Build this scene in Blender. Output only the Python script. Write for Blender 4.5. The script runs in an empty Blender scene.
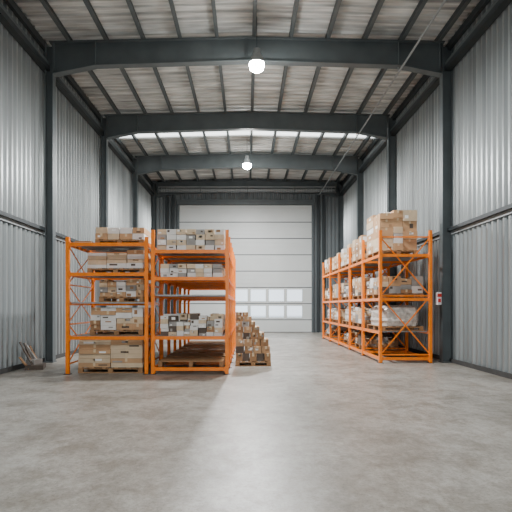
import bpy, math, random
from mathutils import Vector, Matrix
random.seed(7)
S=bpy.context.scene
F=450.0; H=1.71; VX=247.0; VY=306.0
W=6.3; BACK=29.35; FRONT=-9.0

# ---------------------------------------------------------------- materials
def lin(c):
    return tuple([((v/255)/12.92 if v/255<=0.04045 else (((v/255)+0.055)/1.055)**2.4) for v in c])+(1,)
def mat(name,col,rough=0.6,metal=0.0,var=0.0,scale=4.0,emit=0,bump=0.0,stretch=(1,1,1),col2=None):
    m=bpy.data.materials.new(name); m.use_nodes=True
    nt=m.node_tree; b=nt.nodes['Principled BSDF']
    b.inputs['Roughness'].default_value=rough; b.inputs['Metallic'].default_value=metal
    c=lin(col); b.inputs['Base Color'].default_value=c
    tc=nt.nodes.new('ShaderNodeTexCoord'); mp=nt.nodes.new('ShaderNodeMapping')
    mp.inputs['Scale'].default_value=stretch
    nt.links.new(tc.outputs['Object'],mp.inputs['Vector'])
    n=nt.nodes.new('ShaderNodeTexNoise'); n.inputs['Scale'].default_value=scale; n.inputs['Detail'].default_value=6
    nt.links.new(mp.outputs['Vector'],n.inputs['Vector'])
    if var>0 or col2:
        r=nt.nodes.new('ShaderNodeValToRGB')
        r.color_ramp.elements[0].position=0.3; r.color_ramp.elements[1].position=0.7
        c2=lin(col2) if col2 else tuple([min(1,v*(1+var)) for v in c[:3]])+(1,)
        r.color_ramp.elements[0].color=tuple([v*(1-var) for v in c[:3]])+(1,)
        r.color_ramp.elements[1].color=c2
        nt.links.new(n.outputs['Fac'],r.inputs['Fac']); nt.links.new(r.outputs['Color'],b.inputs['Base Color'])
    if bump>0:
        bp=nt.nodes.new('ShaderNodeBump'); bp.inputs['Strength'].default_value=bump; bp.inputs['Distance'].default_value=0.02
        nt.links.new(n.outputs['Fac'],bp.inputs['Height']); nt.links.new(bp.outputs['Normal'],b.inputs['Normal'])
    if emit:
        b.inputs['Emission Color'].default_value=c; b.inputs['Emission Strength'].default_value=emit
    return m
M={}
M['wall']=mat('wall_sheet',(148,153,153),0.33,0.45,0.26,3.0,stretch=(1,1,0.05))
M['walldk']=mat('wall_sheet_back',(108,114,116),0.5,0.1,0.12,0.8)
M['roof']=mat('roof_deck',(194,196,194),0.5,0.1,0.45,1.6,stretch=(0.35,4,1))
M['sky']=mat('skylight_sheet',(235,240,240),0.4,0,emit=3.0)
M['steel']=mat('painted_steel',(84,91,93),0.42,0.15,0.12,2)
M['steeld']=mat('dark_steel',(46,52,54),0.5,0.2,0.1,2)
M['galv']=mat('galvanised',(150,154,155),0.4,0.3,0.1,6)
M['orange']=mat('orange_paint',(244,126,6),0.3,0.0,0.14,5)
M['wood']=mat('pallet_wood',(148,112,76),0.8,0,0.3,5,stretch=(1,6,1))
M['c1']=mat('cardboard_a',(184,146,108),0.8,0,0.15,3)
M['c2']=mat('cardboard_b',(152,116,82),0.8,0,0.15,3)
M['c3']=mat('cardboard_pale',(204,182,152),0.75,0,0.12,3)
M['c4']=mat('carton_white',(218,216,211),0.6,0,0.08,3)
M['c5']=mat('carton_grey',(146,143,138),0.6,0,0.18,3)
M['c6']=mat('carton_dark',(84,72,62),0.7,0,0.2,3)
M['tape']=mat('packing_tape',(208,186,150),0.3)
M['label']=mat('paper_label',(236,236,232),0.5)
M['film']=mat('wrapped_goods',(192,188,180),0.25,0,0.35,9,bump=0.8)
M['door']=mat('door_panel',(188,191,189),0.42,0.0,0.05,0.7)
M['seam']=mat('door_seam',(72,76,78),0.6)
M['red']=mat('red_paint',(190,40,30),0.4)
M['white']=mat('white_plastic',(225,225,225),0.4)
M['black']=mat('rubber_black',(28,28,30),0.7)
M['lamp']=mat('lamp_lens',(255,254,250),0.3,emit=260)
M['conc']=mat('kerb_and_shadow',(60,60,59),0.8,0,0.2,4)
M['gravel']=mat('outside_ground',(205,206,206),0.9,0,0.15,2)
# glass
g=bpy.data.materials.new('window_glass'); g.use_nodes=True; nt=g.node_tree
for n in list(nt.nodes):
    if n.type!='OUTPUT_MATERIAL': nt.nodes.remove(n)
o=[n for n in nt.nodes][0]
t=nt.nodes.new('ShaderNodeBsdfTransparent'); t.inputs[0].default_value=(0.95,0.98,1,1)
gl=nt.nodes.new('ShaderNodeBsdfGlossy'); gl.inputs['Roughness'].default_value=0.1
mx=nt.nodes.new('ShaderNodeMixShader'); mx.inputs[0].default_value=0.06
nt.links.new(t.outputs[0],mx.inputs[1]); nt.links.new(gl.outputs[0],mx.inputs[2]); nt.links.new(mx.outputs[0],o.inputs['Surface'])
M['glass']=g
# floor concrete
f=bpy.data.materials.new('polished_concrete'); f.use_nodes=True; nt=f.node_tree; b=nt.nodes['Principled BSDF']
tc=nt.nodes.new('ShaderNodeTexCoord')
def noise(scale,detail=8,rough=0.6,st=(1,1,1),dist=0.0):
    mp=nt.nodes.new('ShaderNodeMapping'); mp.inputs['Scale'].default_value=st
    nt.links.new(tc.outputs['Object'],mp.inputs['Vector'])
    n=nt.nodes.new('ShaderNodeTexNoise'); n.inputs['Scale'].default_value=scale; n.inputs['Detail'].default_value=detail; n.inputs['Roughness'].default_value=rough
    n.inputs['Distortion'].default_value=dist
    nt.links.new(mp.outputs['Vector'],n.inputs['Vector']); return n
def ramp(n,p0,c0,p1,c1):
    r=nt.nodes.new('ShaderNodeValToRGB'); e=r.color_ramp.elements
    e[0].position=p0; e[0].color=c0; e[1].position=p1; e[1].color=c1
    nt.links.new(n.outputs['Fac'],r.inputs['Fac']); return r
n1=noise(0.5,10,0.7,dist=0.3); r1=ramp(n1,0.34,lin((132,128,120)),0.66,lin((172,169,163)))
n2=noise(9,12,0.8,(1,0.7,1)); r2=ramp(n2,0.36,(0.62,0.60,0.57,1),0.62,(1.0,1.0,1.0,1))
n3=noise(1.7,14,0.8,dist=0.25); r3=ramp(n3,0.40,(0.66,0.62,0.57,1),0.56,(1,1,1,1))
n4=noise(30,5,0.75); r4=ramp(n4,0.32,(0.62,0.60,0.57,1),0.50,(1,1,1,1))
def mul(a,bb):
    m=nt.nodes.new('ShaderNodeMix'); m.data_type='RGBA'; m.blend_type='MULTIPLY'; m.inputs[0].default_value=1
    nt.links.new(a,m.inputs[6]); nt.links.new(bb,m.inputs[7]); return m.outputs[2]
c=mul(mul(mul(r1.outputs[0],r2.outputs[0]),r3.outputs[0]),r4.outputs[0])
nt.links.new(c,b.inputs['Base Color'])
rr=ramp(n3,0.3,(0.44,)*3+(1,),0.7,(0.3,)*3+(1,)); nt.links.new(rr.outputs[0],b.inputs['Roughness'])
b.inputs['Specular IOR Level'].default_value=0.55
bp=nt.nodes.new('ShaderNodeBump'); bp.inputs['Strength'].default_value=0.25; bp.inputs['Distance'].default_value=0.01
nt.links.new(n2.outputs['Fac'],bp.inputs['Height']); nt.links.new(bp.outputs['Normal'],b.inputs['Normal'])
M['floor']=f

# ---------------------------------------------------------------- mesh builder
class MB:
    def __init__(s): s.v=[];s.f=[];s.m=[];s.mats=[]
    def mi(s,k):
        if k not in s.mats: s.mats.append(k)
        return s.mats.index(k)
    def box(s,x0,x1,y0,y1,z0,z1,k,rot=0):
        i=len(s.v)
        cx,cy=(x0+x1)/2,(y0+y1)/2; ca,sa=math.cos(rot),math.sin(rot)
        for z in (z0,z1):
            for x,y in ((x0,y0),(x1,y0),(x1,y1),(x0,y1)):
                dx,dy=x-cx,y-cy
                s.v.append((cx+dx*ca-dy*sa,cy+dx*sa+dy*ca,z))
        m=s.mi(k)
        for q in ((0,3,2,1),(4,5,6,7),(0,1,5,4),(1,2,6,5),(2,3,7,6),(3,0,4,7)):
            s.f.append(tuple(i+a for a in q)); s.m.append(m)
    def bar(s,p,q,w,h,k,up=(0,0,1)):
        p=Vector(p);q=Vector(q);d=(q-p).normalized();u=Vector(up)
        if abs(d.dot(u))>0.99:u=Vector((0,1,0))
        r=d.cross(u).normalized();u=r.cross(d).normalized()
        i=len(s.v);m=s.mi(k)
        for e in (p,q):
            for a,b_ in ((-1,-1),(1,-1),(1,1),(-1,1)):
                s.v.append(tuple(e+r*a*w/2+u*b_*h/2))
        for qd in ((0,1,2,3),(4,7,6,5),(0,4,5,1),(1,5,6,2),(2,6,7,3),(3,7,4,0)):
            s.f.append(tuple(i+a for a in qd)); s.m.append(m)
    def rings(s,pts,k,n=24,cap0=True,cap1=True,c=(0,0),axis='z'):
        m=s.mi(k);base=len(s.v)
        for r,z in pts:
            for j in range(n):
                a=2*math.pi*j/n
                if axis=='z': s.v.append((c[0]+r*math.cos(a),c[1]+r*math.sin(a),z))
                else: s.v.append((z,c[0]+r*math.cos(a),c[1]+r*math.sin(a)))
        for t_ in range(len(pts)-1):
            for j in range(n):
                a=base+t_*n+j;b_=base+t_*n+(j+1)%n
                s.f.append((a,b_,b_+n,a+n));s.m.append(m)
        if cap0: s.f.append(tuple(base+j for j in range(n))[::-1]);s.m.append(m)
        if cap1: s.f.append(tuple(base+(len(pts)-1)*n+j for j in range(n)));s.m.append(m)
    def prism(s,prof,axis,a0,a1,k):
        i=len(s.v);n=len(prof);m=s.mi(k)
        for a in (a0,a1):
            for (u,v) in prof:
                s.v.append((a,u,v) if axis=='x' else ((u,a,v) if axis=='y' else (u,v,a)))
        for j in range(n):
            s.f.append((i+j,i+(j+1)%n,i+n+(j+1)%n,i+n+j));s.m.append(m)
        s.f.append(tuple(i+j for j in range(n))[::-1]);s.m.append(m)
        s.f.append(tuple(i+n+j for j in range(n)));s.m.append(m)
    def obj(s,name,parent=None,bevel=0):
        me=bpy.data.meshes.new(name);me.from_pydata(s.v,[],s.f)
        for k in s.mats: me.materials.append(M[k])
        for p,mm in zip(me.polygons,s.m): p.material_index=mm
        me.update()
        import bmesh
        bm=bmesh.new();bm.from_mesh(me);bmesh.ops.recalc_face_normals(bm,faces=bm.faces);bm.to_mesh(me);bm.free()
        o=bpy.data.objects.new(name,me);S.collection.objects.link(o)
        if parent:o.parent=parent
        return o

# ---------------------------------------------------------------- room shell
def roofz(x): return 9.93+0.15*(1-abs(x)/W)
b=MB(); b.box(-W-0.3,W+0.3,FRONT,BACK+0.3,-0.2,0,'floor'); b.obj('floor')
b=MB(); b.box(-60,60,-70,90,-0.35,-0.21,'gravel'); b.obj('ground')
RIB=((0,0),(0.10,0),(0.14,0.075),(0.21,0.075))
def ribbed(name,side,segs,key,y0=FRONT,y1=BACK):
    b=MB();m=b.mi(key);p=0.25
    for (z0,z1,off) in segs:
        y=y0;pts=[]
        while y<y1:
            for dy,dp in RIB:
                if y+dy<=y1: pts.append((y+dy,dp+off))
            y+=p
        pts.append((y1,off));i=len(b.v)
        for (yy,dp) in pts:
            x=side*(W-dp)
            b.v.append((x,yy,z0));b.v.append((x,yy,z1))
        for j in range(len(pts)-1):
            a=i+2*j;b.f.append((a,a+1,a+3,a+2));b.m.append(m)
    b.box(min(side*(W+0.02),side*(W+0.15)),max(side*(W+0.02),side*(W+0.15)),y0,y1,0,10.05,key)
    return b.obj(name)
ribbed('wall_left',-1,[(0,4.0,0),(3.96,10.05,0.01)],'wall'); ribbed('wall_right',1,[(0,4.0,0),(3.96,10.05,0.01)],'wall')
DX0,DX1,DZ=-4.44,4.25,8.3
def ribx(b,x0,x1,z0,z1,yb,key):
    m=b.mi(key);x=x0;pts=[]
    while x<x1:
        for dx,dp in RIB:
            if x+dx<x1: pts.append((x+dx,dp))
        x+=0.25
    pts.append((x1,0));i=len(b.v)
    for xx,dp in pts:
        b.v.append((xx,yb-dp,z0));b.v.append((xx,yb-dp,z1))
    for j in range(len(pts)-1):
        a=i+2*j;b.f.append((a,a+2,a+3,a+1));b.m.append(m)
    b.box(x0,x1,yb+0.02,yb+0.2,z0,z1,key)
b=MB()
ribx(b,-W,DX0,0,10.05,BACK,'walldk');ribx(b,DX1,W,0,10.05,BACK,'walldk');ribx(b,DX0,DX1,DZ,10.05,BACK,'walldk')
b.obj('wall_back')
# wall behind the camera with a large open doorway
b=MB()
b.box(-W,-4.8,FRONT-0.2,FRONT,0,10.05,'walldk');b.box(4.8,W,FRONT-0.2,FRONT,0,10.05,'walldk');b.box(-4.8,4.8,FRONT-0.2,FRONT,7.0,10.05,'walldk')
b.obj('wall_front')
b=MB();m=b.mi('roof');ms=b.mi('sky')
y=FRONT;pts=[]
while y<BACK:
    for dy,dp in ((0,0),(0.1,0),(0.13,0.05),(0.2,0.05),(0.23,0)): pts.append((y+dy,dp))
    y+=0.3
pts.append((BACK,0))
for yy,dp in pts:
    for x in (-W-0.1,0,W+0.1): b.v.append((x,yy,roofz(x)-dp))
for j in range(len(pts)-1):
    for k in (0,1):
        a=3*j+k
        b.f.append((a,a+1,a+4,a+3));yy=pts[j][0]
        b.m.append(ms if 20.7<yy<22.0 or -3<yy<-2 or 4<yy<5 else m)
b.box(-W-0.3,W+0.3,FRONT,BACK+0.3,10.16,10.25,'roof')
b.obj('ceiling')
b=MB()
for i in range(-5,7):
    x=-0.92+1.12*i
    if abs(x)>6.1: continue
    z=roofz(x)-0.055
    b.box(x-0.04,x+0.04,FRONT,BACK,z-0.17,z,'steeld')
    b.box(x-0.04,x+0.07,FRONT,BACK,z-0.18,z-0.165,'steel')
b.obj('trim_purlins')
BAY=5.2
FR=[13.7+BAY*i for i in range(-4,4)]
def bz(x):
    a=abs(x)
    if a>4.6: return 9.0-(a-4.6)*0.2
    return 9.0+0.14*(1-a/4.6)
for d in FR:
    d=min(d,BACK-0.17)
    b=MB()
    for s in (-1,1):
        xo,xi=(s*(W-0.085),s*(W-0.38)) if s>0 else (-(W-0.2),-(W-0.42))
        x0,x1=sorted((xo,xi))
        b.box(x0,x1,d-0.008,d+0.008,0.02,9.6,'steel')
        for xe in (xo,xi):
            b.box(xe-0.012,xe+0.012,d-0.11,d+0.11,0.02,9.7,'steel')
        b.box(x0-0.03,x1+0.03,d-0.15,d+0.15,0,0.03,'steel')
        xs=[0,4.6,5.9]
        prof=[(s*x,bz(x)) for x in xs]+[(s*5.9,roofz(5.9)-0.24),(0,roofz(0)-0.24)]
        b.prism(prof,'y',d-0.01,d+0.01,'steel')
        for a,c_ in ((0,4.6),(4.6,5.9)):
            b.bar((s*a,d,bz(a)),(s*c_,d,bz(c_)),0.24,0.03,'steel')
        b.bar((0,d,roofz(0)-0.24),(s*5.98,d,roofz(5.98)-0.24),0.24,0.03,'steel')
        for xx in (0.03,4.6,5.85):
            b.box(s*xx-0.008,s*xx+0.008,d-0.1,d+0.1,bz(xx),roofz(xx)-0.24,'steel')
    b.obj('portal_frame')
for s,nm in ((-1,'left'),(1,'right')):
    b=MB()
    def gb(xa,xb,z0,z1,k):
        a,c_=sorted((s*xa,s*xb)); b.box(a,c_,FRONT,BACK-0.05,z0,z1,k)
    gb(W-0.2,W-0.09,3.98,4.08,'steeld'); gb(W-0.11,W-0.09,3.88,4.0,'galv')
    gb(W-0.3,W-0.09,8.85,9.0,'steeld'); gb(W-0.28,W-0.26,9.0,9.12,'steel')
    gb(W-0.2,W-0.09,9.5,9.7,'steeld')
    b.obj('trim_girt_'+nm)
    b=MB(); gb(W-0.14,W-0.09,0,0.12,'conc'); b.obj('baseboard_shadow_'+nm)  # dark kerb strip, its colour also standing in for shadow along the wall base
b=MB(); b.bar((4.6,FRONT+0.2,8.80),(4.6,BACK-0.75,8.80),0.04,0.04,'galv'); 
for d in FR[:-1]: b.bar((4.6,d-0.0,8.8),(4.6,d,8.98),0.02,0.02,'galv',up=(0,1,0))
b.obj('conduit_pipe')

# ---------------------------------------------------------------- door
dy=BACK-0.12
b=MB()
cols=[(-0.98+1.18*i,-0.98+1.18*i+1.06) for i in range(4)]
rows=[(0.92,1.76),(1.98,2.82)]
edges=[0.03,0.82,1.87,2.92,3.98,5.04,6.1,7.16,8.28]
for i in range(len(edges)-1):
    z0,z1=edges[i]+0.012,edges[i+1]-0.012
    rw=[r for r in rows if r[0]>=z0-0.02 and r[1]<=z1+0.02]
    if rw:
        r0,r1=rw[0]
        b.box(DX0+0.05,cols[0][0],dy,dy+0.06,z0,z1,'door'); b.box(cols[3][1],DX1-0.05,dy,dy+0.06,z0,z1,'door')
        b.box(cols[0][0],cols[3][1],dy,dy+0.06,z0,r0,'door'); b.box(cols[0][0],cols[3][1],dy,dy+0.06,r1,z1,'door')
        for k in range(3): b.box(cols[k][1],cols[k+1][0],dy,dy+0.06,r0,r1,'door')
    else:
        b.box(DX0+0.05,DX1-0.05,dy,dy+0.06,z0,z1,'door')
        for q in (0.25,0.5,0.75):
            zm=z0+(z1-z0)*q
            b.box(DX0+0.05,DX1-0.05,dy-0.012,dy,zm-0.015,zm+0.015,'door')
    b.box(DX0+0.05,DX1-0.05,dy-0.004,dy+0.05,z1-0.02,z1+0.035,'seam')
b.box(DX0+0.05,DX1-0.05,dy,dy+0.06,0.0,0.035,'black')
door=b.obj('door_1')
b=MB()
for s,x in ((-1,DX0),(1,DX1)):
    b.box(x-0.06,x+0.06,dy-0.12,dy+0.1,0,8.5,'steel')
    for o_ in (0.35,0.7):
        xx=x+s*o_; b.box(xx-0.07,xx+0.07,dy-0.1,dy+0.03,0.0,8.9,'steeld')
b.box(DX0-0.1,DX1+0.1,dy-0.14,dy+0.1,8.28,8.6,'steel')
b.obj('trim_door_frame')
i=0
for r in rows:
    for c_ in cols:
        i+=1
        b=MB(); t_=0.045
        b.box(c_[0],c_[1],dy+0.028,dy+0.034,r[0],r[1],'glass')
        b.box(c_[0]-0.02,c_[0]+t_,dy-0.012,dy,r[0]-0.02,r[1]+0.02,'door');b.box(c_[1]-t_,c_[1]+0.02,dy-0.012,dy,r[0]-0.02,r[1]+0.02,'door')
        b.box(c_[0]+t_,c_[1]-t_,dy-0.012,dy,r[0]-0.02,r[0]+t_,'door');b.box(c_[0]+t_,c_[1]-t_,dy-0.012,dy,r[1]-t_,r[1]+0.02,'door')
        b.obj('window_%d'%i)
b=MB()
zc=9.15;yc=BACK-0.5
b.rings([(0.05,-5.7),(0.05,5.7)],'galv',12,c=(yc,zc),axis='x')
x=-5.5
while x<5.5:
    b.rings([(0.12,x),(0.12,x+0.06)],'galv',12,c=(yc,zc),axis='x'); x+=0.16
b.box(-5.7,5.7,yc-0.16,yc-0.13,zc+0.12,zc+0.18,'galv');b.box(-5.7,5.7,yc-0.16,yc-0.13,zc-0.18,zc-0.14,'galv')
for x in (-5.7,-3,0,3,5.65): b.box(x,x+0.05,yc-0.17,yc+0.18,zc-0.2,zc+0.2,'steel')
b.obj('door_spring_shaft')

# ---------------------------------------------------------------- racks
def rack(name,xs,ys,h,levels,xb_levels,brace_y=(),brace_x=(),t=0.085,nb=2,backlev=()):
    b=MB()
    for x in xs:
        for y in ys:
            u=t/2
            b.box(x-u,x+u,y-u,y-u+0.012,0.01,h,'orange'); 
            b.box(x-u,x-u+0.012,y-u+0.012,y+u,0.01,h,'orange'); b.box(x+u-0.012,x+u,y-u+0.012,y+u,0.01,h,'orange')
            b.box(x-u-0.04,x+u+0.04,y-u-0.03,y+u+0.03,0,0.012,'steeld')
    def xbeam(y,z):
        for xa,xb in zip(xs[:-1],xs[1:]):
            b.box(xa+t/2,xb-t/2,y-0.025,y+0.025,z-0.085,z,'orange')
            for xe,sg in ((xa+t/2,1),(xb-t/2,-1)):
                b.box(min(xe,xe+sg*0.02),max(xe,xe+sg*0.02),y-0.035,y+0.035,z-0.13,z+0.03,'orange')
    for z in levels:
        for x in xs:
            for ya,yb in zip(ys[:-1],ys[1:]):
                b.box(x-0.025,x+0.025,ya+t/2,yb-t/2,z-0.085,z,'orange')
                for ye,sg in ((ya+t/2,1),(yb-t/2,-1)):
                    b.box(x-0.035,x+0.035,min(ye,ye+sg*0.02),max(ye,ye+sg*0.02),z-0.13,z+0.03,'orange')
    for z in xb_levels:
        for y in ys: xbeam(y,z)
    for z in backlev:
        for y in ys[1:]: xbeam(y,z)
    def zig(fn,zs):
        for a,c_ in zip(zs[:-1],zs[1:]):
            fn(0,a,1,c_);fn(1,a,0,c_)
    zs=[0.25+(h-0.45)*i/nb for i in range(nb+1)]
    for x in brace_y:
        for ya,yb in zip(ys[:-1],ys[1:]):
            zig(lambda a,z0,c_,z1:b.bar((x+(0.012 if a else -0.012),ya if a==0 else yb,z0),(x+(0.012 if a else -0.012),ya if c_==0 else yb,z1),0.015,0.035,'orange'),zs)
            for z in zs: b.bar((x,ya,z),(x,yb,z),0.025,0.04,'orange')
    for y in brace_x:
        for xa,xb in zip(xs[:-1],xs[1:]):
            zig(lambda a,z0,c_,z1:b.bar((xa if a==0 else xb,y+(0.012 if a else -0.012),z0),(xa if c_==0 else xb,y+(0.012 if a else -0.012),z1),0.015,0.035,'orange'),zs)
            for z in zs: b.bar((xa,y,z),(xb,y,z),0.025,0.04,'orange')
    for z in set(list(levels)+list(xb_levels)):
        if z<0.3: continue
        for ya,yb in zip(ys[:-1],ys[1:]):
            n=5
            for i in range(n):
                y=ya+(yb-ya)*(i+0.5)/n
                b.box(xs[0]+0.03,xs[-1]-0.03,y-0.03,y+0.03,z-0.035,z-0.002,'galv')
    return b.obj(name)

def pallet(b,x0,x1,y0,y1,z,across=False):
    k='wood'
    n=6;w=(x1-x0)
    for i in range(n):
        if across:
            ya=y0+(y1-y0-0.1)*i/(n-1); b.box(x0,x1,ya,ya+0.1,z+0.122,z+0.144,k)
        else:
            xa=x0+(w-0.1)*i/(n-1); b.box(xa,xa+0.1,y0,y1,z+0.122,z+0.144,k)
    if across:
        for xx in (x0,(x0+x1)/2-0.05,x1-0.1):
            b.box(xx,xx+0.1,y0,y1,z+0.1,z+0.122,k);b.box(xx,xx+0.1,y0,y1,z,z+0.022,k)
            for yy in (y0,(y0+y1)/2-0.06,y1-0.12): b.box(xx,xx+0.1,yy,yy+0.12,z+0.022,z+0.1,k)
        return
    for yy in (y0,(y0+y1)/2-0.05,y1-0.1):
        b.box(x0,x1,yy,yy+0.1,z+0.1,z+0.122,k)
        for xx in (x0,(x0+x1)/2-0.06,x1-0.12): b.box(xx,xx+0.12,yy,yy+0.1,z+0.022,z+0.1,k)
        b.box(x0,x1,yy,yy+0.1,z,z+0.022,k)
def carton(b,x0,x1,y0,y1,z0,z1,k):
    b.box(x0,x1,y0,y1,z0,z1,k)
    xm=(x0+x1)/2; ym=(y0+y1)/2; e=0.002
    if k in('c1','c2','c3') :
        b.box(xm-0.03,xm+0.03,y0-e,y0,z1-0.08,z1,'tape'); b.box(xm-0.03,xm+0.03,y0-e,y1,z1,z1+e,'tape')
        b.box(x0-e,x0,ym-0.03,ym+0.03,z1-0.08,z1,'tape')
    r=random.random()
    if r<0.6:
        w=(x1-x0)*random.uniform(.2,.5);h=(z1-z0)*random.uniform(.2,.5);xx=random.uniform(x0+0.01,x1-w-0.01);zz=random.uniform(z0+0.01,z1-h-0.01)
        b.box(xx,xx+w,y0-e,y0,zz,zz+h,random.choice(['label','label','c6','c5','c2']))
        w=(y1-y0)*.3; b.box(x0-e,x0,ym-w/2,ym+w/2,zz,zz+h,'label')
def load(name,x0,x1,y0,y1,z,ht,nx,ny,nz,pal=('c1','c2','c3'),withpal=True,miss=0.0,gap=0.006,flat=False):
    b=MB();zb=z
    if withpal: pallet(b,x0,x1,y0,y1,z); zb=z+0.144
    full=ht-(zb-z);dy=(y1-y0)/ny
    for j in range(ny):
        ws=[random.uniform(0.75,1.3) if not flat else random.uniform(.95,1.05) for _ in range(nx)];t=sum(ws);xa=x0
        for i in range(nx):
            w=(x1-x0)*ws[i]/t
            h=full*(1 if flat else random.choice([1,1,0.93,0.86]))
            if random.random()<miss: h=full*random.uniform(0.45,0.8)
            n=nz if flat else max(1,nz+random.choice([-1,0,0,1]))
            hs=[random.uniform(0.7,1.3) if not flat else 1 for _ in range(n)];ts=sum(hs);zz=zb
            for k in range(n):
                hh=h*hs[k]/ts; jx=random.uniform(-.01,.01);jy=random.uniform(0,.05)*(j==0)
                carton(b,xa+gap+jx,xa+w-gap+jx,y0+j*dy+gap+jy,y0+(j+1)*dy-gap,zz,zz+hh-0.004,random.choice(pal))
                zz+=hh
            xa+=w
    return b.obj(name)
def wrapped(name,x0,x1,y0,y1,z,ht):
    b=MB();pallet(b,x0,x1,y0,y1,z);m=b.mi('film');n=28;lv=9;base=len(b.v)
    zb=z+0.146
    cx,cy=(x0+x1)/2,(y0+y1)/2;rx,ry=(x1-x0)/2-0.03,(y1-y0)/2-0.03
    ph=random.uniform(0,6)
    for l in range(lv):
        u=l/(lv-1)
        sc=1-0.05*abs(math.sin(u*9+ph)) if l<lv-2 else (0.9 if l==lv-2 else 0.7)
        for j in range(n):
            a=2*math.pi*j/n;c_,s_=math.cos(a),math.sin(a)
            q=(abs(c_)**6+abs(s_)**6)**(-1/6)
            k=sc*(1+random.uniform(-.015,.015))
            b.v.append((cx+rx*q*c_*k,cy+ry*q*s_*k,zb+(ht-0.146)*min(1,u*1.02)+(random.uniform(-.01,.01) if 0<l<lv-1 else 0)))
    for l in range(lv-1):
        for j in range(n):
            a=base+l*n+j;c_=base+l*n+(j+1)%n
            b.f.append((a,c_,c_+n,a+n));b.m.append(m)
    b.f.append(tuple(base+(lv-1)*n+j for j in range(n)));b.m.append(m)
    b.f.append(tuple(base+j for j in range(n))[::-1]);b.m.append(m)
    return b.obj(name)
BR=('c1','c2','c3','c1'); WH=('c4','c3','c5','c4','c3','c4'); MX=('c1','c2','c3','c4','c5','c6','c1')
N='cartons_on_pallet'
rack('pallet_rack',[-4.5,-2.52],[11.3,13.15],3.44,[0.95,1.81,2.55,3.30],[0.95,2.55,3.30],brace_y=(-4.5,-2.52),nb=3,backlev=(1.81,))
load(N,-3.95,-2.68,11.7,13.0,3.30,0.46,4,2,2,('c3','c4','c1'),flat=True)
load(N,-4.15,-2.68,11.7,12.95,2.55,0.62,3,2,3,('c3','c3','c4','c1'))
load(N,-3.85,-2.68,11.7,12.9,1.81,0.6,5,2,3,('c3','c4','c1','c5'))
load(N,-4.05,-2.68,11.6,12.9,0.95,0.72,4,2,4,('c3','c1','c2','c4'))
load(N,-4.3,-2.66,11.45,12.9,0.0,0.84,2,2,6,('c3','c1','c3'),flat=True)
b=MB()
for i in range(5): 
    b.box(-4.44,-3.98,11.5+i*0.28,11.74+i*0.28,3.302,3.34,'c3')
for i in range(4): b.box(-4.42,-4.0,11.55+i*0.3,11.7+i*0.3,3.341,3.38,'wood')
b.obj('timber_planks')
YB=[11.3+1.15*i for i in range(7)]
rack('pallet_rack',[-2.36,-0.5],YB,3.62,[0.17,0.95,2.0,2.44,3.12],[0.17,0.95,2.44,3.12],brace_y=(),backlev=(2.0,))
for j,y in enumerate(YB[:-1]):
    load(N,-2.28,-0.58,y+0.08,y+1.08,3.12,0.54,7,2,4,WH,withpal=False,flat=True)
    load(N,-2.2,-0.64,y+0.08,y+1.02,2.44,0.34,7,2,3,WH,withpal=False,flat=(j==0))
    if j<2: load(N,-2.2,-0.62,y+0.08,y+1.02,0.95,0.55,8,2,4,WH+('c2','c6'),withpal=False,miss=0.3)
    b=MB(); pallet(b,-2.25,-0.6,y+0.1,y+0.95,0.172,across=True); b.obj('wooden_pallet')
YR=[13.5,15.5,17.5,19.55,21.6,23.6]
rack('pallet_rack',[4.0,5.5],YR,3.98,[0.17,0.95,1.95,3.27],[0.17,1.95,3.27],brace_x=YR,nb=2)
load(N,4.04,5.2,13.7,15.2,3.27,1.46,3,2,5,('c1','c3','c3','c1','c4'))
load(N,4.04,5.3,15.8,17.3,3.27,1.0,3,3,3,('c3','c1','c2'),miss=0.1)
load(N,4.04,5.3,17.7,19.3,3.27,0.9,3,3,3,('c1','c3','c4'),miss=0.1)
load(N,4.04,5.3,19.8,21.4,3.27,0.8,3,3,3,BR,miss=0.1)
load(N,4.04,5.3,21.8,23.4,3.27,0.8,3,3,2,('c2','c4'),miss=0.1)
for j,y in enumerate(YR[:-1]):
    load(N,4.06,5.35,y+0.12,y+1.85,1.95,random.uniform(.6,.8),4,4,3,MX,miss=0.25)
    if j%2==0: wrapped('wrapped_pallet_goods',4.08,5.35,y+0.15,y+1.8,0.95,random.uniform(.65,.8))
    else: load(N,4.06,5.35,y+0.12,y+1.8,0.95,random.uniform(.55,.8),4,4,3,('c4','c5','c3','c2'),miss=0.3)
    if j in(1,2,4): load(N,4.1,5.3,y+0.2,y+1.6,0.172,0.5,3,3,2,('c5','c2','c6'),miss=0.3)

# ---------------------------------------------------------------- stepped stack pallet
b=MB();x0,x1,y0,y1=-0.33,0.68,12.75,13.75
pallet(b,x0,x1,y0,y1,0)
z=0.144;hs=[0.22,0.2,0.2,0.18,0.17,0.15,0.14,0.13]
R=[0.68,0.66,0.62,0.5,0.36,0.24,0.14,0.04]
for k,(h_,r) in enumerate(zip(hs,R)):
    nx=max(1,round((r-x0)/0.22)); dx=(r-x0)/nx
    ny=3;dyy=(y1-y0-0.04*k)/ny
    for i in range(nx):
        for j in range(ny):
            kk=random.choice(['c2','c1','c2','c2','c5','c1','c6'])
            carton(b,x0+i*dx+0.006+random.uniform(0,.015),x0+(i+1)*dx-0.006,y0+0.02*k+j*dyy+random.uniform(0,.05),y0+0.02*k+(j+1)*dyy-.01,z,z+h_-random.uniform(0.002,0.006),kk)
    z+=h_
b.obj(N)
b=MB()
b.box(W-0.62,W-0.5,13.42,13.56,1.75,2.12,'white'); b.box(W-0.625,W-0.5,13.415,13.42,1.98,2.08,'red'); b.box(W-0.6,W-0.52,13.41,13.42,1.82,1.93,'red')
b.box(W-0.5,W-0.40,13.50,13.58,1.8,2.0,'steel')
b.obj('electrical_switch_box')
b=MB()
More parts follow.
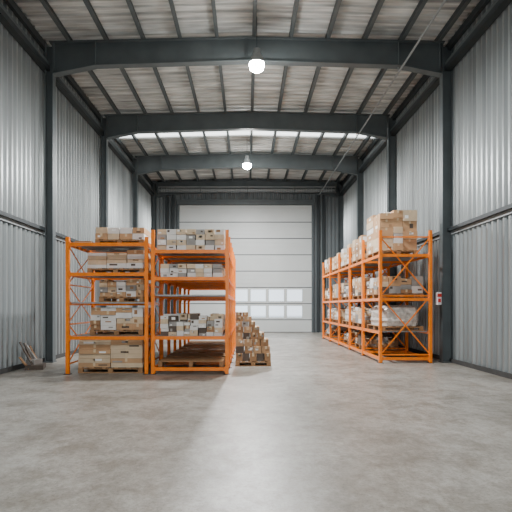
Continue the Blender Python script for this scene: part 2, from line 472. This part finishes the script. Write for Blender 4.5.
for i in range(9):
    y=12.0+i*0.09; l=random.uniform(0.3,0.75)
    b.bar((-W+0.62-random.uniform(0,.15),y,0.02),(-W+0.2,y+random.uniform(-.1,.1),l),0.07,0.025,random.choice(['wood','c6','c5','c6']))
b.box(-W+0.3,-W+0.75,12.0,12.6,0.0,0.12,'c6',0.3);b.box(-W+0.35,-W+0.6,12.15,12.5,0.12,0.25,'c5',-0.2)
b.obj('scrap_wood_pile')

# ---------------------------------------------------------------- lamps
def lamp(x,y,zl,power):
    b=MB()
    b.rings([(0.22,zl),(0.21,zl+0.04),(0.16,zl+0.2),(0.11,zl+0.28),(0.1,zl+0.42),(0.0001,zl+0.43)],'galv',28,cap0=False,cap1=False,c=(x,y))
    b.rings([(0.21,zl+0.015),(0.215,zl-0.06),(0.19,zl-0.15),(0.12,zl-0.2),(0.0001,zl-0.23)],'lamp',28,cap0=True,cap1=False,c=(x,y))
    b.bar((x,y,zl+0.42),(x,y,roofz(x)-0.07),0.02,0.02,'steeld')
    o=b.obj('high_bay_lamp')
    L=bpy.data.lights.new('lamp_light','AREA');L.shape='DISK';L.size=0.5;L.energy=power;L.color=(0.98,0.99,1)
    lo=bpy.data.objects.new('lamp_light',L);S.collection.objects.link(lo);lo.location=(x,y,zl-0.28);lo.parent=o
    return o
lamp(0.28,12.9,8.65,1350);lamp(0.0,22.3,8.72,1900)
lamp(0.1,3.5,8.75,420);lamp(0.1,-5,8.75,350)  # unseen lamps, added overhead and behind the camera to light the front

# ---------------------------------------------------------------- world + camera
w=bpy.data.worlds.new('world');S.world=w;w.use_nodes=True
bg=w.node_tree.nodes['Background'];bg.inputs[0].default_value=(0.88,0.94,1,1);bg.inputs[1].default_value=2.8
cam=bpy.data.cameras.new('camera');co=bpy.data.objects.new('camera',cam);S.collection.objects.link(co)
cam.sensor_width=36;cam.lens=36*F/512;cam.shift_y=(VY-256)/512;cam.shift_x=(256-VX)/512
co.location=(0,0,H);co.rotation_euler=(math.pi/2,0,0);cam.clip_end=300
S.camera=co
